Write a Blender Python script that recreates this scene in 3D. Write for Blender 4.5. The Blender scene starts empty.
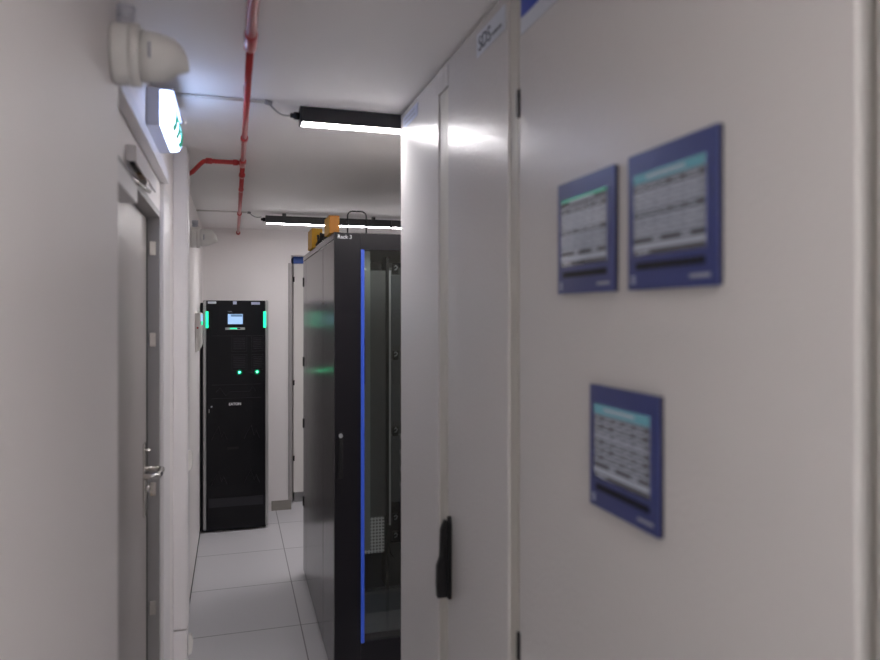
import bpy, bmesh, math, random
from mathutils import Vector, Matrix
random.seed(4)
S = bpy.context.scene
COL = S.collection
PI = math.pi
# ------------------------------------------------------------------ materials
def mat(name, col, rough=.5, metal=0., emit=None, estr=0., bump=None, coat=0., spec=.5, alpha=None, noise=None):
    m = bpy.data.materials.new(name); m.use_nodes = True
    n = m.node_tree.nodes; l = m.node_tree.links; b = n['Principled BSDF']
    b.inputs['Base Color'].default_value = (*col, 1)
    b.inputs['Roughness'].default_value = rough
    b.inputs['Metallic'].default_value = metal
    b.inputs['Coat Weight'].default_value = coat
    b.inputs['Coat Roughness'].default_value = .08
    b.inputs['Specular IOR Level'].default_value = spec
    if emit:
        b.inputs['Emission Color'].default_value = (*emit, 1)
        b.inputs['Emission Strength'].default_value = estr
    tc = None
    if bump or noise:
        tc = n.new('ShaderNodeTexCoord')
    if bump:
        sc, st = bump
        t = n.new('ShaderNodeTexNoise'); t.inputs['Scale'].default_value = sc; t.inputs['Detail'].default_value = 3
        bp = n.new('ShaderNodeBump'); bp.inputs['Strength'].default_value = st; bp.inputs['Distance'].default_value = .002
        l.new(tc.outputs['Object'], t.inputs['Vector']); l.new(t.outputs['Fac'], bp.inputs['Height'])
        l.new(bp.outputs['Normal'], b.inputs['Normal'])
        if coat: l.new(bp.outputs['Normal'], b.inputs['Coat Normal'])
    if noise:
        sc, amt = noise
        t = n.new('ShaderNodeTexNoise'); t.inputs['Scale'].default_value = sc; t.inputs['Detail'].default_value = 4
        l.new(tc.outputs['Object'], t.inputs['Vector'])
        mx = n.new('ShaderNodeMix'); mx.data_type = 'RGBA'
        mx.inputs['A'].default_value = (*[c*(1-amt) for c in col], 1)
        mx.inputs['B'].default_value = (*[min(1, c*(1+amt)) for c in col], 1)
        l.new(t.outputs['Fac'], mx.inputs['Factor']); l.new(mx.outputs['Result'], b.inputs['Base Color'])
    return m

M = {}
M['wall'] = mat('wall_paint', (.87, .83, .82), .55, bump=(90, .15), noise=(3, .02))
M['ceil'] = mat('ceiling_paint', (.92, .90, .89), .6, bump=(60, .1), noise=(2, .03))
M['white'] = mat('white_plastic', (.72, .70, .67), .35)
M['cam'] = mat('camera_plastic', (.82, .81, .78), .4)
M['trim'] = mat('white_lacquer', (.76, .735, .74), .35)
M['frame'] = mat('grey_frame_paint', (.30, .29, .29), .35)
M['leaf'] = mat('brushed_door_paint', (.37, .34, .325), .36, .1)
M['steel'] = mat('satin_steel', (.62, .60, .57), .25, 1)
M['cab'] = mat('cabinet_powder_coat', (.64, .625, .61), .27, bump=(110, .5), coat=.0, spec=.38)
M['seal'] = mat('cabinet_frame_paint', (.58, .56, .50), .5)
M['black'] = mat('black_plastic', (.007, .007, .008), .45, spec=.3)
M['dark'] = mat('dark_void', (.02, .02, .02), .6)
M['rubber'] = mat('black_rubber', (.01, .01, .01), .7)
M['rackfront'] = mat('black_rack_paint', (.007, .006, .009), .38, spec=.25, bump=(400, .1))
M['rackside'] = mat('rack_side_paint', (.038, .034, .036), .22, .0, coat=.2, bump=(400, .05))
M['blue'] = mat('blue_trim', (.03, .075, .42), .35, emit=(.05, .15, 1), estr=.03)
M['bluecap'] = mat('blue_cap', (.03, .10, .42), .45)
M['hmi'] = mat('panel_blue', (.04, .055, .20), .3, coat=.3)
M['hmi_side'] = mat('panel_side', (.02, .02, .04), .4)
M['red'] = mat('red_pipe_paint', (.46, .028, .03), .28, noise=(8, .12))
M['yellow'] = mat('yellow_duct', (.64, .33, .005), .6)
M['shaded'] = mat('yellow_duct_shaded', (.36, .135, .008), .65)  # duct yellow darkened to brown: the front's shade put into the colour
M['silver'] = mat('silver_profile', (.42, .42, .42), .35, .6)
M['upsblk'] = mat('ups_black', (.005, .005, .007), .35, spec=.25)
M['grille'] = mat('ups_grille', (.022, .022, .027), .5, spec=.3)
M['green'] = mat('green_indicator', (.02, .4, .25), .4, emit=(.01, .60, .25), estr=.72)
M['led'] = mat('green_led', (.1, .6, .3), .4, emit=(.05, 1., .42), estr=4.5)
M['ledhalo'] = mat('green_led_halo', (.0, .09, .05), .3, emit=(.0, .30, .13), estr=.12)
M['lcd'] = mat('lcd_screen', (.2, .3, .4), .3, emit=(.33, .53, .9), estr=.24)
M['lcddark'] = mat('lcd_text', (.05, .1, .15), .3, emit=(.12, .22, .38), estr=.2)
M['lamp'] = mat('lamp_diffuser', (.9, .9, .9), .4, emit=(1, .965, .985), estr=19)
M['panel'] = mat('fill_panel_diffuser', (.9, .9, .9), .4, emit=(1, .98, .98), estr=2.5)
M['lampbody'] = mat('lamp_housing', (.02, .02, .024), .35)
M['exitface'] = mat('exit_face', (.85, .9, .95), .3, emit=(.45, .58, 1), estr=2.0)
M['exitbody'] = mat('exit_body', (.55, .56, .62), .4)
M['exitgreen'] = mat('exit_green', (.0, .35, .2), .4, emit=(0, .42, .24), estr=.12)
M['label'] = mat('label_white', (.62, .66, .72), .4)
M['labelblue'] = mat('label_pale_blue', (.45, .50, .66), .4)
M['ink'] = mat('label_ink', (.05, .06, .09), .5)
M['inkgrey'] = mat('label_grey_ink', (.33, .35, .42), .5)
M['logoblue'] = mat('label_blue_mark', (.02, .06, .42), .4)
M['text'] = mat('white_print', (.9, .9, .92), .5)
M['sc_dark'] = mat('screen_dark_row', (0.037, 0.034, 0.037), .08, emit=(.10, .10, .12), estr=0.071)
M['sc_mid'] = mat('screen_grey_row', (0.082, 0.082, 0.093), .08, emit=(.30, .31, .38), estr=0.071)
M['sc_lite'] = mat('screen_light_line', (0.112, 0.112, 0.127), .08, emit=(.5, .52, .62), estr=0.071)
M['sc_teal'] = mat('screen_teal_header', (0.022, 0.074, 0.093), .08, emit=(.16, .36, .44), estr=0.095)
M['sc_green'] = mat('screen_green_mark', (0.022, 0.112, 0.074), .08, emit=(.1, .6, .4), estr=0.079)
M['base'] = mat('baseboard', (.30, .28, .25), .6, noise=(40, .1))
M['plinth'] = mat('plinth', (.28, .28, .28), .5)
M['mesh'] = None
M['cable'] = mat('grey_cable', (.33, .33, .33), .5)
M['wcab'] = mat('white_cabinet_paint', (.68, .66, .63), .35)
M['server'] = mat('equipment_grey', (.085, .095, .105), .4, .3)
M['strip'] = mat('grey_green_strip', (.26, .29, .25), .45)
M['rail'] = mat('zinc_rail', (.45, .47, .50), .35, .9)
M['brass'] = mat('closer_spring', (.30, .22, .15), .5)

def floor_material():
    m = bpy.data.materials.new('raised_floor_tiles'); m.use_nodes = True
    n = m.node_tree.nodes; l = m.node_tree.links; b = n['Principled BSDF']
    tc = n.new('ShaderNodeTexCoord'); mp = n.new('ShaderNodeMapping')
    mp.inputs['Location'].default_value = (-.335+.6, -.018-.002, 0)
    br = n.new('ShaderNodeTexBrick'); br.offset = 0; br.squash = 1
    br.inputs['Scale'].default_value = 1
    br.inputs['Brick Width'].default_value = .6; br.inputs['Row Height'].default_value = .6
    br.inputs['Mortar Size'].default_value = .0032; br.inputs['Mortar Smooth'].default_value = .1
    br.inputs['Color1'].default_value = (.68, .67, .69, 1); br.inputs['Color2'].default_value = (.65, .64, .665, 1)
    br.inputs['Mortar'].default_value = (.24, .24, .25, 1)
    l.new(tc.outputs['Object'], mp.inputs['Vector']); l.new(mp.outputs['Vector'], br.inputs['Vector'])
    ns = n.new('ShaderNodeTexNoise'); ns.inputs['Scale'].default_value = 220; ns.inputs['Detail'].default_value = 2
    l.new(tc.outputs['Object'], ns.inputs['Vector'])
    mx = n.new('ShaderNodeMix'); mx.data_type = 'RGBA'; mx.blend_type = 'MULTIPLY'; mx.inputs['Factor'].default_value = .12
    l.new(br.outputs['Color'], mx.inputs['A']); l.new(ns.outputs['Color'], mx.inputs['B'])
    l.new(mx.outputs['Result'], b.inputs['Base Color'])
    b.inputs['Roughness'].default_value = .38
    return m
M['floor'] = floor_material()

def perf_material(name, col, hole, scale):
    m = bpy.data.materials.new(name); m.use_nodes = True
    n = m.node_tree.nodes; l = m.node_tree.links; b = n['Principled BSDF']
    tc = n.new('ShaderNodeTexCoord'); vo = n.new('ShaderNodeTexVoronoi')
    vo.inputs['Scale'].default_value = scale; vo.inputs['Randomness'].default_value = 0
    cr = n.new('ShaderNodeMath'); cr.operation = 'GREATER_THAN'; cr.inputs[1].default_value = .33
    l.new(tc.outputs['Object'], vo.inputs['Vector']); l.new(vo.outputs['Distance'], cr.inputs[0])
    mx = n.new('ShaderNodeMix'); mx.data_type = 'RGBA'
    mx.inputs['A'].default_value = (*hole, 1); mx.inputs['B'].default_value = (*col, 1)
    l.new(cr.outputs[0], mx.inputs['Factor']); l.new(mx.outputs['Result'], b.inputs['Base Color'])
    b.inputs['Roughness'].default_value = .4; b.inputs['Metallic'].default_value = .3
    return m
M['perf'] = perf_material('perforated_sheet', (.10, .105, .105), (.012, .012, .012), 90)
M['perfwhite'] = perf_material('perforated_light_sheet', (.75, .76, .76), (.2, .2, .2), 70)

def glass_material():
    m = bpy.data.materials.new('tinted_glass'); m.use_nodes = True
    n = m.node_tree.nodes; l = m.node_tree.links
    for x in list(n):
        if x.type != 'OUTPUT_MATERIAL': n.remove(x)
    out = [x for x in n if x.type == 'OUTPUT_MATERIAL'][0]
    t = n.new('ShaderNodeBsdfTransparent'); t.inputs['Color'].default_value = (.92, .94, .93, 1)
    g = n.new('ShaderNodeBsdfGlossy'); g.inputs['Roughness'].default_value = .02
    f = n.new('ShaderNodeFresnel'); f.inputs['IOR'].default_value = 1.5
    mx = n.new('ShaderNodeMixShader')
    l.new(f.outputs[0], mx.inputs[0]); l.new(t.outputs[0], mx.inputs[1]); l.new(g.outputs[0], mx.inputs[2])
    l.new(mx.outputs[0], out.inputs['Surface'])
    return m
M['glass'] = glass_material()

# ------------------------------------------------------------------ geometry helpers
def place(o, parent=None):
    COL.objects.link(o)
    if parent is not None:
        o.parent = parent
        p = parent; off = Vector((0, 0, 0))
        while p is not None:
            off += p.location; p = p.parent
        o.location = -off + o.location if False else Vector((0, 0, 0)) - off
    return o

class MB:
    """collects shapes given in world coordinates; build() links them as ONE mesh object"""
    def __init__(s): s.bm = bmesh.new(); s.mats = []
    def mi(s, m):
        if m is None: return 0
        if m not in s.mats: s.mats.append(m)
        return s.mats.index(m)
    def box(s, x0, x1, y0, y1, z0, z1, m=None, bev=0, seg=2):
        b = bmesh.new()
        bmesh.ops.create_cube(b, size=1)
        for v in b.verts:
            v.co = Vector(((x0+x1)/2+v.co.x*(x1-x0), (y0+y1)/2+v.co.y*(y1-y0), (z0+z1)/2+v.co.z*(z1-z0)))
        if bev: bmesh.ops.bevel(b, geom=b.edges[:], offset=bev, segments=seg, affect='EDGES', profile=.5)
        s.merge(b, m); return s
    def merge(s, b, m=None, smooth=False):
        i = s.mi(m); mp = {}
        for v in b.verts: mp[v] = s.bm.verts.new(v.co)
        for f in b.faces:
            try: nf = s.bm.faces.new([mp[v] for v in f.verts])
            except ValueError: continue
            nf.material_index = i; nf.smooth = smooth or f.smooth
        b.free()
    def tube(s, pts, r, m=None, seg=12, closed=False):
        pts = [Vector(p) for p in pts]; rr = r if isinstance(r, (list, tuple)) else [r]*len(pts)
        b = bmesh.new(); rings = []; up = None
        for i, p in enumerate(pts):
            a = pts[max(0, i-1)]; c = pts[min(len(pts)-1, i+1)]
            d = (c-a).normalized()
            if up is None:
                up = Vector((0, 0, 1)) if abs(d.z) < .9 else Vector((1, 0, 0))
            u = (up - d*up.dot(d)).normalized(); w = d.cross(u); up = u
            rings.append([b.verts.new(p+(u*math.cos(t)+w*math.sin(t))*rr[i]) for t in [2*PI*k/seg for k in range(seg)]])
        for i in range(len(rings)-1):
            for k in range(seg):
                f = b.faces.new([rings[i][k], rings[i][(k+1) % seg], rings[i+1][(k+1) % seg], rings[i+1][k]]); f.smooth = True
        b.faces.new(rings[0][::-1]); b.faces.new(rings[-1])
        bmesh.ops.recalc_face_normals(b, faces=b.faces[:])
        s.merge(b, m); return s
    def prism(s, poly, axis, a0, a1, m=None, bev=0):
        """poly of 2D points extruded along axis from a0 to a1"""
        b = bmesh.new()
        def v3(p, a):
            return {'x': (a, p[0], p[1]), 'y': (p[0], a, p[1]), 'z': (p[0], p[1], a)}[axis]
        A = [b.verts.new(v3(p, a0)) for p in poly]; B = [b.verts.new(v3(p, a1)) for p in poly]
        b.faces.new(A); b.faces.new(B[::-1])
        for i in range(len(poly)):
            j = (i+1) % len(poly); b.faces.new([A[i], A[j], B[j], B[i]])
        bmesh.ops.recalc_face_normals(b, faces=b.faces[:])
        if bev: bmesh.ops.bevel(b, geom=b.edges[:], offset=bev, segments=2, affect='EDGES', profile=.5)
        s.merge(b, m); return s
    def build(s, name, m=None, parent=None):
        me = bpy.data.meshes.new(name)
        s.bm.to_mesh(me); s.bm.free()
        if s.mats:
            for x in s.mats: me.materials.append(M[x])
        else: me.materials.append(M[m])
        o = bpy.data.objects.new(name, me)
        place(o, parent)
        return o

def text_mesh(name, body, size, m, parent, origin, right, upv, extrude=.0006, align='LEFT', bold=0):
    cu = bpy.data.curves.new(name+'_c', 'FONT'); cu.body = body; cu.size = size; cu.extrude = extrude; cu.offset = bold
    cu.align_x = align
    t = bpy.data.objects.new(name+'_t', cu); COL.objects.link(t)
    dg = bpy.context.evaluated_depsgraph_get(); dg.update()
    me = bpy.data.meshes.new_from_object(t.evaluated_get(dg))
    bpy.data.objects.remove(t); 
    r = Vector(right).normalized(); u = Vector(upv).normalized(); w = r.cross(u)
    mt = Matrix(((r.x, u.x, w.x, origin[0]), (r.y, u.y, w.y, origin[1]), (r.z, u.z, w.z, origin[2]), (0, 0, 0, 1)))
    me.transform(mt); me.materials.clear(); me.materials.append(M[m]); me.name = name
    for p in me.polygons: p.material_index = 0
    o = bpy.data.objects.new(name, me); place(o, parent); return o

def thing(name, label, cat, loc=(0, 0, 0), group=None):
    o = bpy.data.objects.new(name, None); COL.objects.link(o); o.location = loc
    o.empty_display_size = .1
    o['label'] = label; o['category'] = cat
    if group: o['group'] = group
    return o
def tag(o, label, cat, group=None):
    o['label'] = label; o['category'] = cat
    if group: o['group'] = group
    return o
def struct(o): o['kind'] = 'structure'; return o

# ------------------------------------------------------------------ room
WL, CE, YB, XR, YF = -.233, 2.29, 5.78, 2.7, -2.2
DY0, DY1, DZ = 1.45, 2.47, 1.945          # door opening
struct(MB().box(-.75, XR+.2, YF-.2, 7.2, -.1, 0).build('floor', 'floor'))
struct(MB().box(-.75, XR+.2, YF-.2, 7.2, CE, CE+.1).build('ceiling', 'ceil'))
w = MB()
w.box(-.45, WL, YF, DY0, 0, CE); w.box(WL-.01, -.205, YF, 1.402, 0, CE); w.box(-.45, WL, DY1, YB, 0, CE); w.box(-.45, WL, DY0, DY1, DZ, CE)
struct(w.build('wall_left', 'wall'))
struct(MB().box(-.45, .458, YB, YB+.14, 0, CE).box(.458, XR+.2, 6.9, 7.04, 0, CE).box(.32, .458, YB+.14, 6.9, 0, CE).box(.458, XR+.2, YB, YB+.14, 2.086, CE).build('wall_back', 'wall'))
struct(MB().box(XR, XR+.14, YF, 6.9, 0, CE).build('wall_right', 'wall'))
struct(MB().box(-.45, XR+.14, YF-.14, YF, 0, CE).build('wall_front', 'wall'))
struct(MB().box(.30, .458, YB-.010, YB, 0, .078).build('baseboard_back', 'base'))
struct(MB().box(WL, WL+.004, 3.13, YB-.002, 0, .012).build('baseboard_left', 'dark'))
struct(MB().box(.434, .466, YB-.006, YB+.002, .078, 2.02).build('trim_1', 'frame'))
bpy.data.objects['trim_1'].data.materials.clear(); bpy.data.objects['trim_1'].data.materials.append(mat('corner_profile', (.36, .34, .33), .5))
# door frame: rebate at the far jamb, head
fr = MB()
fr.box(-.31, WL+.001, DY1-.03, DY1, 0, DZ)
fr.box(-.31, WL+.001, DY0, DY0+.02, 0, DZ)
fr.box(-.31, WL+.001, DY0+.02, DY1-.03, DZ-.02, DZ)
trf = struct(fr.build('trim_2', 'frame'))
# casing strips at the wall beyond the door
cs = MB()
cs.box(WL, WL+.012, DY1+.002, DY1+.055, 0, 2.045, bev=.002)
cs.box(WL, WL+.006, DY1+.062, DY1+.30, 0, 2.045, bev=.001)
struct(cs.build('trim_3', 'trim'))

# door leaf
d = thing('door_1', 'grey steel door leaf in the left wall under the exit sign', 'door', (-.29, DY0, 0))
struct(d); 
MB().box(-.312, -.27, DY0+.024, DY1-.046, .008, DZ-.026, bev=.0015).build('door_leaf', 'leaf', d)
MB().box(-.29, -.268, DY1-.045, DY1-.032, .008, DZ-.03).build('door_seal', 'rubber', d)
sp = MB()
for z in (1.50, 1.01, .62, 1.80):
    sp.box(-.262, -.242, DY1-.0325, DY1-.029, z, z+.045, bev=.0008)
sp.build('strike_plate', 'steel', trf)
h = MB().box(-.27, -.263, 2.33, 2.375, .97, 1.20, bev=.002)
h.build('handle_plate', 'steel', d)
MB().tube([(-.268, 2.352, 1.118), (-.235, 2.352, 1.118), (-.224, 2.350, 1.118), (-.216, 2.340, 1.118), (-.214, 2.325, 1.118), (-.214, 2.26, 1.118), (-.217, 2.248, 1.118), (-.226, 2.240, 1.118), (-.258, 2.238, 1.118)], .0085).build('lever_handle', 'steel', d)
MB().tube([(-.266, 2.352, 1.055), (-.252, 2.352, 1.055)], .011).build('lock_cylinder', 'steel', d)
MB().tube([(-.266, 2.352, 1.175), (-.250, 2.352, 1.175)], .006).build('latch_knob', 'steel', d)
MB().box(-.268, -.225, 1.50, 1.842, 1.878, 1.925, bev=.004).build('closer_body', 'trim', d)
MB().tube([(-.235, 1.78, 1.932), (-.225, 2.09, 1.952)], .006).build('closer_arm', 'steel', d)
g = MB()
g.box(-.214, -.209, 1.70, 2.11, 1.952, 1.992, bev=.001)      # outer face of the guide rail
g.box(WL+.0005, -.214, 1.70, 2.11, 1.986, 1.992)
g.box(WL+.0005, -.214, 1.70, 1.705, 1.955, 1.986)
gr = g.build('closer_guide_rail', 'trim', d)
MB().box(WL+.001, -.216, 1.76, 1.86, 1.96, 1.980).build('spring_cover', 'black', gr)
MB().box(WL+.001, -.216, 1.88, 1.95, 1.958, 1.980).build('spring_block', 'brass', gr)

# ------------------------------------------------------------------ things on the left wall
MBt = MB().box(WL+.0005, -.207, 1.404, 2.50, 2.045, 2.082, bev=.002)
tag(MBt.build('cable_trunking', 'trim'), 'white cable trunking running along the wall above the grey door', 'cable trunking')

rc = thing('riser_cabinet', 'tall shallow white riser cabinet on the left wall beyond the door', 'cabinet', (WL, 3.0, 0))
MB().box(WL+.001, -.180, 2.985, 3.10, .002, .318, bev=.001).box(WL+.001, -.180, 2.985, 3.10, .324, 2.286, bev=.001).build('body', 'trim', rc)
MB().box(-.1795, -.1755, 2.995, 3.095, .33, 2.27).build('door', 'trim', rc)
for z0 in (.962, .205):
    p = [(-.180, z0), (-.166, z0+.008), (-.161, z0+.05), (-.165, z0+.078), (-.172, z0+.085), (-.180, z0+.082)]
    MB().prism([(a+.004, b) for a, b in p], 'y', 3.005, 3.03, bev=.002).build('handle', 'white', rc)

def turret(name, label, loc, k=1):
    X, Y, Z = loc
    t = thing(name, label, 'camera', (X, Y, Z), 'security cameras on the left wall')
    P = lambda a, b, c: (X+a*k, Y+b*k, Z+c*k)
    def tb(rows, seg=40):
        m = MB(); m.tube([P(*r[0]) for r in rows], [r[1]*k for r in rows], seg=seg); return m
    tb([((.001, 0, 0), 0.0587), ((.006, 0, 0), 0.0605), ((.030, 0, 0), 0.0605), ((.032, 0, 0), 0.0587), ((.033, 0, 0), 0.0587), ((.0335, 0, 0), 0.0619), ((.050, 0, 0), 0.0619), ((.054, 0, 0), 0.0587)]).build('mounting_base', 'cam', t)
    hs = tb([((.054, 0, 0), .051), ((.075, 0, -.0005), .0505), ((.090, 0, -.001), .0485), ((.105, 0, -.003), .045), ((.118, 0, -.006), .037), ((.130, 0, -.012), .025), ((.139, 0, -.018), .013), ((.146, 0, -.022), .003)]).build('camera_housing', 'cam', t)
    MB().box(X+.072*k, X+.076*k, Y-.0555*k, Y-.049*k, Z-.018*k, Z+.012*k).build('print_mark', 'inkgrey', hs)
    tb([((.024, 0, .058), .018), ((.024, 0, .069), .018), ((.024, 0, .0695), .0155), ((.024, 0, .0745), .0155), ((.024, 0, .075), .018), ((.024, 0, .096), .018)], 24).build('cable_gland', 'exitbody', t)
    return t
turret('security_camera', 'beige turret security camera above the door, the near large one', (-.205, 1.346, 2.073), .88)
turret('security_camera', 'small far beige turret security camera near the back of the left wall', (WL, 4.20, 2.045), 1.0)

# exit sign
ex = thing('exit_sign', 'glowing white and green emergency exit sign on the left wall above the door', 'exit sign', (WL, 2.26, 2.19))
MB().box(WL+.001, -.197, 2.08, 2.44, 2.136, 2.243, bev=.003).build('back_box', 'exitbody', ex)
prof = [(-.197, 2.139), (-.197, 2.238), (-.172, 2.232), (-.163, 2.215), (-.159, 2.185), (-.162, 2.160), (-.172, 2.143)]
df = MB().prism(prof, 'y', 2.083, 2.437, bev=.003).build('diffuser', 'exitface', ex)
MB().box(-.197, -.160, 2.083, 2.437, 2.2385, 2.244, bev=.001).build('glow_shield', 'exitbody', ex)  # added cap that blocks the sign's upward glow from the ceiling
gm = MB()
def exf(y0, y1, lo=0, hi=6):
    o_ = [(-.1715, 2.228), (-.1625, 2.214), (-.1585, 2.199), (-.1580, 2.185), (-.1590, 2.172), (-.1612, 2.160), (-.1705, 2.146)][lo:hi+1]
    gm.prism(o_+[(a-.003, b) for a, b in o_[::-1]], 'y', y0, y1)
exf(2.14, 2.20, 0, 6); exf(2.20, 2.225, 2, 3); exf(2.25, 2.30, 0, 6); exf(2.30, 2.335, 3, 4); exf(2.355, 2.425, 0, 6)
gm.build('pictogram', 'exitgreen', df)

# wall controller
wc = thing('wall_controller', 'small white wall controller with a lit display beside the black power cabinet', 'controller', (WL, 4.9, 1.5))
pr = [(WL+.001, 1.36), (WL+.001, 1.612), (-.205, 1.612), (-.198, 1.605), (-.198, 1.40), (-.208, 1.37), (-.222, 1.36)]
MB().prism(pr, 'y', 4.66, 5.00, bev=.002).build('housing', 'white', wc)
s_ = MB().box(-.199, -.1965, 4.68, 4.97, 1.555, 1.60, 'lcd').box(-.199, -.1965, 4.68, 4.97, 1.53, 1.555, 'sc_green')
s_.build('display', None, wc)
MB().tube([(-.216, 4.663, 1.515), (-.216, 4.655, 1.515)], .006).build('button', 'red', wc)

# ------------------------------------------------------------------ ceiling: pipe, lights, conduits
pp = thing('sprinkler_pipe', 'red sprinkler pipe under the ceiling with a branch to the left wall', 'pipe', (.04, 2.6, 2.25))
px, pz = .04, 2.252
MB().tube([(px, -1.8, pz), (px, 1.70, pz)], .0125, seg=20).build('pipe', 'red', pp)
MB().tube([(px, 1.70, pz), (px, 3.0, pz)], .0095, seg=20).build('pipe', 'red', pp)
MB().tube([(px, 3.0, pz), (px, YB-.001, pz)], .0105, seg=20).build('pipe', 'red', pp)
for (y0, y1, r) in ((1.64, 1.73, .0155), (2.62, 2.66, .0135), (3.02, 3.12, .0140), (3.33, 3.37, .014), (3.72, 3.76, .013), (4.62, 4.68, .0145), (5.72, 5.777, .0165)):
    MB().tube([(px, y0, pz), (px, y0+.004, pz), (px, y1-.004, pz), (px, y1, pz)], [r*.92, r, r, r*.92], seg=20).build('coupling', 'red', pp)
MB().tube([(px, 3.07, pz), (-.10, 3.07, pz), (-.118, 3.07, pz-.003), (-.132, 3.085, pz-.012), (-.165, 3.13, pz-.038), (-.20, 3.18, pz-.05), (WL, 3.22, pz-.052)], .0095, seg=16).build('branch_pipe', 'red', pp)
for (a, b) in (((-.085, 3.07, pz), (-.11, 3.07, pz)), ((.0, 3.07, pz), (.02, 3.07, pz))):
    MB().tube([a, b], .0125, seg=16).build('coupling', 'red', pp)
for y in (1.05, 2.15, 4.05):
    MB().box(px-.011, px+.011, y-.008, y+.008, pz+.008, CE-.001).build('pipe_clamp', 'steel', pp)

def ceiling_lamp(X0, Y, label, L=.86, along='x', drop=0):
    CE = 2.29-drop
    t = thing('ceiling_light', label, 'light', (X0, Y, CE+drop), 'black linear ceiling lights')
    if drop:
        for xb in (X0+.12, X0+L-.12):
            MB().box(xb-.012, xb+.012, Y-.015, Y+.015, CE-.002, CE+drop-.001).build('mounting_bracket', 'lampbody', t)
    if along == 'x':
        b = MB().box(X0, X0+L, Y-.026, Y+.026, CE-.052, CE-.001, bev=.003)
        b.build('housing', 'lampbody', t)
        MB().prism([(Y-.023, CE-.0515), (Y+.023, CE-.0515), (Y+.019, CE-.055), (Y-.019, CE-.055)], 'x', X0+.004, X0+L-.004, bev=.001).build('diffuser', 'lamp', t)
        for xe in (X0, X0+L):
            MB().box(xe-.004, xe+.004, Y-.027, Y+.027, CE-.055, CE-.001, bev=.001).build('end_cap', 'lampbody', t)
        MB().tube([(X0-.004, Y, CE-.027), (X0-.022, Y, CE-.027), (X0-.0225, Y, CE-.027), (X0-.034, Y, CE-.027)], [.013, .013, .009, .008]).build('cable_gland', 'black', t)
    else:
        MB().box(X0-.032, X0+.032, Y, Y+L, CE-.056, CE-.001, bev=.003).build('housing', 'lampbody', t)
        MB().prism([(X0-.030, CE-.0555), (X0+.030, CE-.0555), (X0+.026, CE-.072), (X0-.026, CE-.072)], 'y', Y+.004, Y+L-.004, bev=.002).build('diffuser', 'lamp', t)
    return t
ceiling_lamp(.215, 2.325, 'lit black linear ceiling light nearest the camera, beside the red pipe')
ceiling_lamp(.215, 4.83, 'lit black linear ceiling light farther back, passing behind the yellow duct pieces', drop=.018)
ceiling_lamp(1.087, 4.83, 'lit black linear ceiling light joined end to end at the far right above the rack', drop=.018)
ceiling_lamp(1.25, 2.60, 'lit black linear ceiling light hidden behind the white cabinets')
ceiling_lamp(.9, -1.0, 'lit black linear ceiling light behind the camera, over the open floor')
ceiling_lamp(1.25, .6, 'lit black linear ceiling light behind the wide white cabinet')

def fill_panel(x, y, label):  # unseen glowing panels added to brighten the foreground
    t = thing('fill_panel', label, 'light', (x, y, CE), 'added fill panels behind the camera')
    f_ = MB().box(x-.3, x+.3, y-.3, y+.3, CE-.02, CE-.001, bev=.002).build('frame', 'trim', t)
    MB().box(x-.28, x+.28, y-.28, y+.28, CE-.023, CE-.0195).build('diffuser', 'panel', t)
fill_panel(.15, -.35, 'square fill panel added nearest behind the camera')
fill_panel(.15, -1.35, 'square fill panel added farthest behind the camera')
def conduit(Y, x1, label):
    m = MB().tube([(WL+.001, Y, CE-.006), (x1, Y, CE-.006)], .005, seg=8)
    tag(m.build('cable_conduit', 'white'), label, 'conduit', 'thin ceiling conduits')
conduit(2.27, .105, 'thin white conduit on the ceiling leading to the near light')
conduit(4.80, .09, 'thin white conduit on the ceiling leading to the far light')
def drop(Y, x0, x1, label, Yl):
    pts = []
    for k in range(13):
        t = k/12; pts.append((x0+(x1-x0)*t, Y+(Yl-Y)*t, CE-.008-.020*t-.014*math.sin(PI*t)))
    m = MB().tube(pts, .003, seg=8); m.tube([(x0-.01, Y, CE-.006), (x0+.012, Y, CE-.010)], .008, seg=10)
    tag(m.build('lamp_cable', 'cable'), label, 'cable', 'short cables feeding the lights')
drop(2.27, .108, .184, 'short grey cable drooping into the end of the near light', 2.325)
drop(4.80, .103, .184, 'short grey cable drooping into the end of the far light', 4.83)

# ------------------------------------------------------------------ white control cabinets on the right
XC = .547
def cabinet(y0, y1, label, name='control_cabinet'):
    t = thing(name, label, 'cabinet', (XC+.25, (y0+y1)/2, 0), 'white control cabinets in a row')
    b = MB()
    b.box(XC+.022, XC+.50, y0, y1, .1, 2.283, bev=.001)
    b.build('body', 'seal', t)
    MB().box(XC+.03, XC+.49, y0, y1, .001, .099).build('plinth', 'plinth', t)
    return t
def door(t, y0, y1, z1=2.281):
    return MB().box(XC, XC+.020, y0, y1, .11, z1, bev=.0025, seg=3).build('door', 'cab', t)
def hinge(t, y, z):
    MB().box(XC-.004, XC+.018, y-.008, y+.004, z-.028, z+.028, bev=.002).build('hinge', 'black', t)
cA = cabinet(1.79, 2.287, 'white control cabinet at the far end of the row, beside the ceiling light')
door(cA, 1.838, 2.287)
MB().box(XC, XC+.021, 1.790, 1.837, 2.215, 2.281).build('top_rail', 'cab', cA)
cB = cabinet(1.285, 1.789, 'white control cabinet with a black swing handle, second from the far end')
door(cB, 1.330, 1.748)
MB().box(XC, XC+.021, 1.749, 1.788, 2.215, 2.281).build('top_rail', 'cab', cB)
cC = cabinet(.487, 1.284, 'wide white control cabinet carrying three blue touch displays')
door(cC, .495, 1.272)
for t_, a, b in ((cA, 1.7895, 1.8370), (cB, 1.7490, 1.7885), (cB, 1.2860, 1.3285), (cC, 1.2735, 1.2835)):
    MB().box(XC+.004, XC+.021, a, b, .11, 2.214 if t_ is cA or a > 1.7 else 2.281).build('frame_strip', 'seal', t_)
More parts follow.
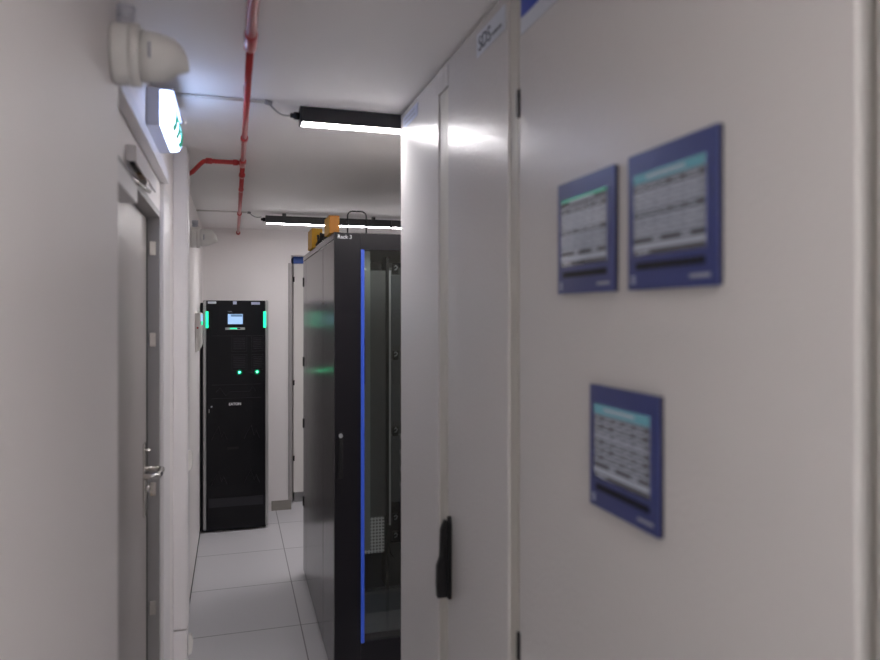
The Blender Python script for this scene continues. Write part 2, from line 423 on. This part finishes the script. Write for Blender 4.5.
cD = cabinet(-.35, .486, 'white control cabinet at the right edge, nearest the camera')
door(cD, -.34, .474)
for z in (2.028, .945, .3): hinge(cC, 1.276, z)
# handle: swing lever on an escutcheon at the far edge of B's door
hd = MB()
hd.prism([(1.745, .862), (1.716, .862), (1.714, .90), (1.714, 1.06), (1.718, 1.078), (1.728, 1.078), (1.736, 1.06), (1.740, .985), (1.746, .96), (1.747, .90)], 'x', XC-.010, XC+.0, bev=.002)
hp = hd.build('swing_handle', 'black', cB)
lv = MB()
lv.prism([(XC-.012, .868), (XC-.038, .868), (XC-.040, .90), (XC-.039, .95), (XC-.030, .975), (XC-.028, 1.045), (XC-.016, 1.072), (XC-.012, 1.066)], 'y', 1.716, 1.736, bev=.003)
lv.build('lever', 'black', hp)
# labels near the tops. text runs towards -Y when read from the corridor
def lab(t, y0, y1, z0, z1, m='label', nm='label_plate'):
    return MB().box(XC-.0015, XC-.0003, y0, y1, z0, z1, m).build(nm, None, t)
def tlines(p, y0, y1, zs, h, m='inkgrey'):
    b = MB(); random.seed(int(zs[0]*1000))
    for z in zs:
        y = y1
        while y > y0+.01:
            wd = random.uniform(.006, .016); b.box(XC-.002, XC-.0014, max(y0, y-wd), y, z, z+h, m); y -= wd+.004
    b.build('small_print', None, p)
lA = lab(cA, 2.06, 2.25, 2.222, 2.262, 'labelblue'); tlines(lA, 2.08, 2.23, [2.247, 2.232], .006, 'inkgrey')
lB = lab(cB, 1.345, 1.520, 2.205, 2.258)
text_mesh('lettering', 'SDS', .048, 'ink', lB, (XC-.0018, 1.507, 2.215), (0, -1, 0), (0, 0, 1))
tlines(lB, 1.355, 1.42, [2.219], .006, 'ink')
lC = lab(cC, .86, 1.262, 2.160, 2.268)
MB().box(XC-.003, XC-.0016, 1.175, 1.258, 2.192, 2.262, bev=.0006).build('blue_mark', 'logoblue', lC)
tlines(lC, .89, 1.16, [2.205, 2.185], .010, 'inkgrey')

def panel(t, y0, y1, z0, z1, seed, label, variant=0):
    """blue framed touch display on the cabinet door; y1 is the far (left) edge"""
    W = y1-y0; H = z1-z0; X = XC-.008
    p = MB().box(X, X+.002, y0, y1, z0, z1, 'hmi').box(X+.002, XC, y0+.0005, y1-.0005, z0+.0005, z1-.0005, 'hmi_side').build('touch_display', None, t)
    p['label'] = label
    s = MB(); random.seed(seed)
    sy0, sy1 = y0+W*.11, y1-W*.08; sz0, sz1 = z0+H*.245, z1-H*.155
    XX = X-.0008
    s.box(XX, X, sy0, sy1, sz0, sz1, 'sc_mid')
    def r(a, b, c, d, m, k=1):      # fractions: a..b from the left edge, c..d from the top
        s.box(XX-.0004*k, XX, sy1-(sy1-sy0)*b, sy1-(sy1-sy0)*a, sz1-(sz1-sz0)*d, sz1-(sz1-sz0)*c, m)
    if variant == 0: r(0, 1, 0, .12, 'sc_teal')
    elif variant == 1: r(0, 1, 0, .045, 'sc_green'); r(0, 1, .045, .11, 'sc_dark')
    else: r(0, 1, 0, .13, 'sc_teal')
    r(.2, .75, .04, .08, 'sc_lite', 2)
    rows = 6
    for k in range(rows):
        a = .15+k*.105
        r(0, 1, a, a+.07 if k != 2 else a+.045, 'sc_dark' if (k in (0, 3) or variant == 2) else 'sc_mid')
        r(0, 1, a+.082, a+.098, 'sc_lite', 2)
        for q in range(5):
            x = .04+q*.19; r(x, x+random.uniform(.07, .14), a+.02, a+.045, 'sc_lite', 2)
    for q in range(1, 5): r(q*.19+.01, q*.19+.018, .15, .76, 'sc_lite', 2)
    r(0, 1, .785, .85, 'sc_dark'); r(.3, .42, .80, .835, 'sc_lite', 2); r(.7, .82, .80, .835, 'sc_lite', 2)
    r(0, 1, .86, .92, 'sc_lite'); r(0, 1, .935, 1, 'sc_dark'); r(.05, .25, .95, .98, 'sc_lite', 2)
    s.build('screen', None, p)
    k = MB()
    for q in range(10):
        k.box(XX, X, y0+W*(.12+q*.078), y0+W*(.12+q*.078+.068), z0+H*.145, z0+H*.195)
    k.build('function_keys', 'black', p)
    e = MB()   # small emblem lower left and maker's line lower right, as unreadable strokes
    for zf in (.045, .068, .091): e.box(XX, X, y1-W*.095, y1-W*.045, z0+H*zf, z0+H*(zf+.013), 'labelblue')
    e.build('printed_emblem', None, p); e = MB()
    e.box(XX, X, y0+W*.07, y0+W*.27, z0+H*.06, z0+H*.085, 'inkgrey')
    e.build('maker_line', None, p)
panel(cC, .902, 1.086, 1.642, 1.830, 1, 'upper left blue framed touch display with green topped table', 1)
panel(cC, .674, .864, 1.642, 1.831, 2, 'upper right blue framed touch display with teal header', 0)
panel(cC, .790, .974, 1.311, 1.499, 3, 'lower blue framed touch display alone below the pair', 2)

# ------------------------------------------------------------------ black server rack
RX, RY0, RY1, RZ = .417, 2.98, 4.335, 1.962
rk = thing('server_rack', 'tall black server rack with glass door and blue trim standing mid room', 'server rack', (RX+.35, 3.6, 0))
RW = .80
# side panels (left side seen), thin inset lines between
sd = MB()
sd.box(RX, RX+.018, RY0+.004, 3.355, .02, RZ-.035, bev=.0015)
sd.build('side_panel', 'rackside', rk)
MB().box(RX, RX+.018, 3.363, 4.165, .02, RZ-.035, bev=.0015).build('side_panel', 'rackside', rk)
MB().box(RX, RX+.018, 4.173, RY1, .02, RZ-.035, bev=.0015).build('side_panel', 'rackside', rk)
MB().box(RX-.001, RX+.03, RY0+.003, RY1, RZ-.032, RZ-.002, bev=.002).build('top_edge_rail', 'rackside', rk)
fb = MB()
fb.box(RX+.005, RX+RW, RY0+.03, RY1, RZ-.03, RZ-.004)     # roof
fb.box(RX+.005, RX+RW, RY0+.03, RY1, .01, .05)           # bottom
fb.box(RX+RW-.02, RX+RW, RY0+.03, RY1, .05, RZ-.03)      # right side
fb.box(RX+.02, RX+RW-.02, RY1-.02, RY1-.001, .05, RZ-.03)       # back
fb.box(RX+.019, RX+.028, RY0+.03, RY1-.02, .05, RZ-.03)
fb.build('body', 'rackfront', rk)
# front door frame, blue trim, glass
df_ = MB()
df_.box(RX, .530, RY0-.02, RY0, .02, RZ-.006, bev=.002)
df_.box(RX+RW-.07, RX+RW, RY0-.02, RY0, .02, RZ-.006, bev=.002)
df_.box(.530, RX+RW-.07, RY0-.02, RY0, 1.885, RZ-.006)
df_.box(.530, RX+RW-.07, RY0-.02, RY0, .02, .182)
dr = df_.build('front_door', 'rackfront', rk)
MB().box(.530, .545, RY0-.026, RY0-.002, .182, 1.885, bev=.001).build('blue_trim', 'blue', dr)
MB().box(.5455, .5475, RY0-.024, RY0-.018, 1.30, 1.50).build('door_pull', 'black', dr)
MB().box(.546, RX+RW-.07, RY0-.014, RY0-.008, .183, 1.884).build('glass_pane', 'glass', dr)
text_mesh('lettering', 'Rack 3', .023, 'text', dr, (RX+.012, RY0-.0205, RZ-.032), (1, 0, 0), (0, 0, 1))
h_ = MB().box(.430, .452, RY0-.028, RY0-.02, .90, 1.10, bev=.003).build('swing_handle', 'black', dr)
MB().box(.433, .449, RY0-.036, RY0-.028, .93, 1.085, bev=.003).build('lever', 'black', h_)
MB().tube([(.441, RY0-.029, 1.085), (.441, RY0-.039, 1.085)], .009, seg=16).build('lock_cylinder', 'rail', h_)
for z in (1.80, 1.31, .93, .45):
    MB().box(RX-.005, RX, RY1-.025, RY1-.005, z-.028, z+.028, bev=.001).build('hinge', 'black', rk)
for y in (3.385, 4.19, 3.335):
    MB().tube([(RX-.002, y, 1.655), (RX+.001, y, 1.655)], .006).build('panel_screw', 'steel', rk)
# inside
MB().box(.447, .451, 3.00, 3.10, .20, 1.80).build('inner_side_sheet', 'perf', rk)
inr = MB()
inr.box(.545, .583, 3.02, 3.024, .56, 1.885)  # flat grey-green strip just behind the glass
inr.build('inner_pale_strip', 'strip', rk)
MB().box(.583, .655, 3.03, 3.034, .70, 1.80).build('perforated_filler', 'perf', rk)
MB().box(.655, .668, 3.02, 3.12, .20, 1.86).build('mounting_post', 'black', rk)
rl = MB().box(.669, .677, 3.02, 3.025, .66, 1.80)
rl.build('mounting_rail', 'rail', rk)
MB().box(.545, .648, 3.028, 3.033, .54, .70).build('perforated_blank', 'perfwhite', rk)
MB().box(.678, 1.10, 3.12, 3.125, 1.05, 1.82).build('perforated_filler', 'perf', rk)
for (z0, z1) in ((1.46, 1.78), (1.12, 1.40), (.76, 1.06)):
    MB().box(.680, .72, 3.03, 3.07, z0, z1, bev=.002).build('cable_manager', 'server', rk)
for z in (1.815, 1.43, 1.09, .70, .62):
    m = MB(); m.box(.684, .71, 3.012, 3.029, z-.03, z+.012, bev=.002); m.build('cable_clamp', 'black', rk)
    MB().tube([(.690, 3.010, z), (.697, 3.009, z+.008), (.704, 3.010, z), (.699, 3.009, z-.010), (.690, 3.010, z-.012)], .0025, seg=6).build('clamp_ring', 'rail', rk)
MB().tube([(.66+.03, 3.06, .68), (.672, 3.04, .63), (.668, 3.035, .58), (.678, 3.04, .53), (.70, 3.06, .50)], .003, seg=8).build('patch_cable', 'black', rk)
MB().box(.545, 1.10, 3.03, 3.60, .375, .385).build('shelf', 'server', rk)
MB().box(.545, 1.10, 3.02, 3.03, .19, .375).build('bottom_blank', 'server', rk)
eq = MB()
for k in range(14): eq.box(.70, 1.10, 3.13, 3.5, .75+k*.075, .75+k*.075+.05)
eq.build('equipment', 'server', rk)

# ducts, cables, bail on top of the rack
tz = RZ-.001
def duct(y0, y1, x0, x1, h, face, side, label):
    t = thing('cable_duct', label, 'cable duct', ((x0+x1)/2, (y0+y1)/2, tz), 'yellow duct pieces on the rack')
    m = MB(); th = .004
    m.box(x0, x0+th, y0, y1, tz, tz+h, 'yellow'); m.box(x1-th, x1, y0, y1, tz, tz+h, 'yellow')
    m.box(x0, x1, y0, y1, tz+h-th, tz+h, 'yellow'); m.box(x0, x1, y1-th, y1, tz, tz+h, 'yellow')
    m.build('duct_shell', None, t)
    MB().box(x0+.001, x1-.001, y0-.003, y0, tz, tz+h, bev=.001).build('end_plate', face, t)
duct(3.04, 3.20, RX-.013, RX+.032, .078, 'shaded', 'yellow', 'orange fronted yellow duct piece at the near corner on top of the rack')
duct(3.75, 3.95, RX-.011, RX+.045, .105, 'yellow', 'yellow', 'bright yellow duct piece farther back on top of the rack')
cb = MB(); random.seed(8)
for k in range(7):
    yy = 3.26+k*.06; z0 = tz+.008
    cb.tube([(RX+.005+random.uniform(-.002, .02), yy, z0), (RX+.012, yy+.04, z0+random.uniform(.02, .05)), (RX+.02, yy+.09, z0+random.uniform(.01, .045)), (RX+.012, yy+.14, z0+.002)], .0065, seg=8)
tag(cb.build('cable_bundle', 'rubber'), 'loose black cable bundle between the two yellow duct pieces', 'cables')
bl = MB(); r = .022
pts = [(.482, 3.02, tz+.002), (.482, 3.02, tz+.075)]
for k in range(1, 6):
    a = PI - k*PI/2/5; pts.append((.482+r+r*math.cos(a), 3.02, tz+.075+r*math.sin(a)))
pts2 = [(.565-(p[0]-.482), p[1], p[2]) for p in pts[::-1]]
bl.tube(pts+pts2, .0032, seg=8)
tag(bl.build('wire_guide_loop', 'black'), 'black bent wire loop standing upright on the rack roof', 'wire loop')

# ------------------------------------------------------------------ black power cabinet at the back
UY = 5.32
up = thing('power_cabinet', 'tall black power cabinet with green indicator lights against the back wall', 'power cabinet', (.015, 5.5, 0))
MB().box(-.228, .245, UY+.03, 5.765, .012, 1.685, bev=.003).build('body', 'upsblk', up)
MB().box(-.222, .240, UY+.05, 5.7, .0, .014).build('plinth', 'rubber', up)
for (x0, x1) in ((-.209, -.188), (.232, .254)):
    MB().box(x0, x1, UY-.004, UY+.032, .02, 1.705, bev=.007, seg=3).build('side_profile', 'silver', up)
fd = MB()
fd.prism([(-.187, UY+.03), (-.187, UY+.0), (-.10, UY-.006), (.02, UY-.008), (.14, UY-.006), (.231, UY+.0), (.231, UY+.03)], 'z', .02, 1.702, 'upsblk')
fdo = fd.build('front_door', None, up)
yf = UY-.009
def upbox(nm, x0, x1, z0, z1, m, par=None, d=.003, bev=.0005):
    return MB().box(x0, x1, yf-d, UY-.0, z0, z1, bev=bev).build(nm, m, par or up)
for (x0, x1) in ((-.190, -.172), (.217, .236)):
    upbox('indicator_bar', x0, x1, 1.50, 1.622, 'green', d=.004, bev=.003)
dp = upbox('display', -.043, .085, 1.52, 1.612, 'upsblk', fdo)
MB().box(-.036, .069, yf-.0045, yf-.003, 1.528, 1.602, 'lcd').box(-.015, .066, yf-.005, yf-.0044, 1.583, 1.599, 'lcddark').build('screen', None, dp)
text_mesh('lettering', '93PM', .014, 'inkgrey', fdo, (-.038, yf-.0003, 1.615), (1, 0, 0), (0, 0, 1))
bb = upbox('handle_bar', -.055, .085, 1.486, 1.503, 'silver', fdo, .006)
MB().box(-.02, .028, yf-.007, yf-.006, 1.492, 1.500, 'green').box(.03, .052, yf-.007, yf-.006, 1.492, 1.500, 'upsblk').build('status_light', None, bb)
for (x0, x1, z0, z1, m, nm) in ((-.176, -.118, 1.678, 1.695, 'label', 'sticker'), (-.0, .026, 1.674, 1.697, 'labelblue', 'sticker'), (.130, .192, 1.672, 1.692, 'labelblue', 'sticker')):
    upbox(nm, x0, x1, z0, z1, m, fdo, .002)
# vent fields (raised frames with louvres), module boxes, embossed waves
vf = MB()
for (cx, cz) in ((.045, 1.385), (.175, 1.385), (.045, 1.245), (.175, 1.245)):
    wv = .11 if cx < .1 else .085
    vf.box(cx-wv/2, cx+wv/2, yf-.0015, UY, cz+.055, cz+.058); vf.box(cx-wv/2, cx+wv/2, yf-.0015, UY, cz-.060, cz-.057)
    vf.box(cx-wv/2, cx-wv/2+.003, yf-.0015, UY, cz-.06, cz+.058); vf.box(cx+wv/2-.003, cx+wv/2, yf-.0015, UY, cz-.06, cz+.058)
    for k in range(7): vf.box(cx-wv/2+.012, cx+wv/2-.012, yf-.001, UY, cz-.042+k*.013, cz-.036+k*.013)
for z in (1.44, 1.08, .98):
    vf.box(-.15, .20, yf-.001, UY, z, z+.003)
vf.build('ventilation_field', 'grille', fdo)
for z in (.68, .35):
    for sgn, cx in ((-1, -.10), (1, .13)):
        pts = [(cx-.05, yf+.001, z), (cx-.03, yf+.001, z+.045), (cx, yf+.001, z+.10), (cx+.02, yf+.001, z+.02), (cx+.035, yf+.001, z+.06), (cx+.06, yf+.001, z)]
        MB().tube(pts, .002, seg=6).build('embossed_line', 'grille', fdo)
MB().tube([(-.12, yf+.001, 1.03), (-.09, yf+.001, 1.06), (-.05, yf+.001, 1.0), (-.02, yf+.001, 1.03), (.12, yf+.001, 1.03), (.14, yf+.001, 1.07), (.16, yf+.001, 1.03)], .002, seg=6).build('embossed_line', 'grille', fdo)
MB().box(-.17, .215, yf-.001, UY, .185, .250).build('lower_grille', 'grille', fdo)
MB().box(-.04, .04, yf-.002, UY, .605, .622).build('recessed_slot', 'rubber', fdo)
for x in (.046, .172):
    lh = MB().tube([(x, yf+.003, 1.172), (x, yf-.003, 1.172)], .019, seg=20).build('led_glow_disc', 'ledhalo', fdo)  # dim emissive disc paints the halo around each LED
    MB().tube([(x, yf+.0, 1.172), (x, yf-.006, 1.172)], .0065, seg=16).build('green_light', 'led', lh)
text_mesh('lettering', 'EATON', .026, 'text', fdo, (.014, yf-.0003, .930), (1, 0, 0), (0, 0, 1), align='CENTER', bold=.0007)
MB().tube([(-.150, yf+.0, .925), (-.150, yf-.008, .925)], .006).build('lock', 'rail', fdo)
upbox('key_slot', -.170, -.165, .88, .905, 'silver', fdo, .002)

# ------------------------------------------------------------------ narrow white cabinet behind, with blue cap
nc = thing('storage_cabinet', 'narrow visible white cabinet with blue cap behind the rack at the back', 'cabinet', (.8, 6.2, 0))
MB().box(.490, 1.09, 5.975, 6.5, .085, 2.03, bev=.002).build('body', 'wcab', nc)
MB().box(.493, 1.08, 5.955, 5.974, .09, 2.025, bev=.002).build('door', 'wcab', nc)
MB().box(.500, 1.08, 5.99, 6.5, .002, .085).build('plinth', 'plinth', nc)
MB().box(.490, 1.09, 5.95, 6.5, 2.031, 2.088, bev=.002).build('cap', 'bluecap', nc)
for z in (1.895, 1.02, .38):
    MB().box(.484, .500, 5.945, 5.956, z-.022, z+.022, bev=.002).build('hinge', 'black', nc)

# ------------------------------------------------------------------ world, camera, view
wd = bpy.data.worlds.new('world'); S.world = wd; wd.use_nodes = True
wd.node_tree.nodes['Background'].inputs[0].default_value = (.5, .52, .55, 1)
wd.node_tree.nodes['Background'].inputs[1].default_value = .05
cam = bpy.data.cameras.new('camera'); co = bpy.data.objects.new('camera', cam); COL.objects.link(co)
co.location = (0, 0, 1.61); co.rotation_euler = (PI/2, 0, -math.atan(207/690))
cam.sensor_width = 36; cam.lens = 36*690/880; cam.shift_y = -17/880; cam.clip_start = .02
cam.dof.use_dof = True; cam.dof.focus_distance = 4.6; cam.dof.aperture_fstop = 2.6
S.camera = co
vs = S.view_settings; vs.view_transform = 'Standard'; vs.look = 'None'; vs.exposure = 1.9; vs.gamma = 1; vs.use_curve_mapping = False
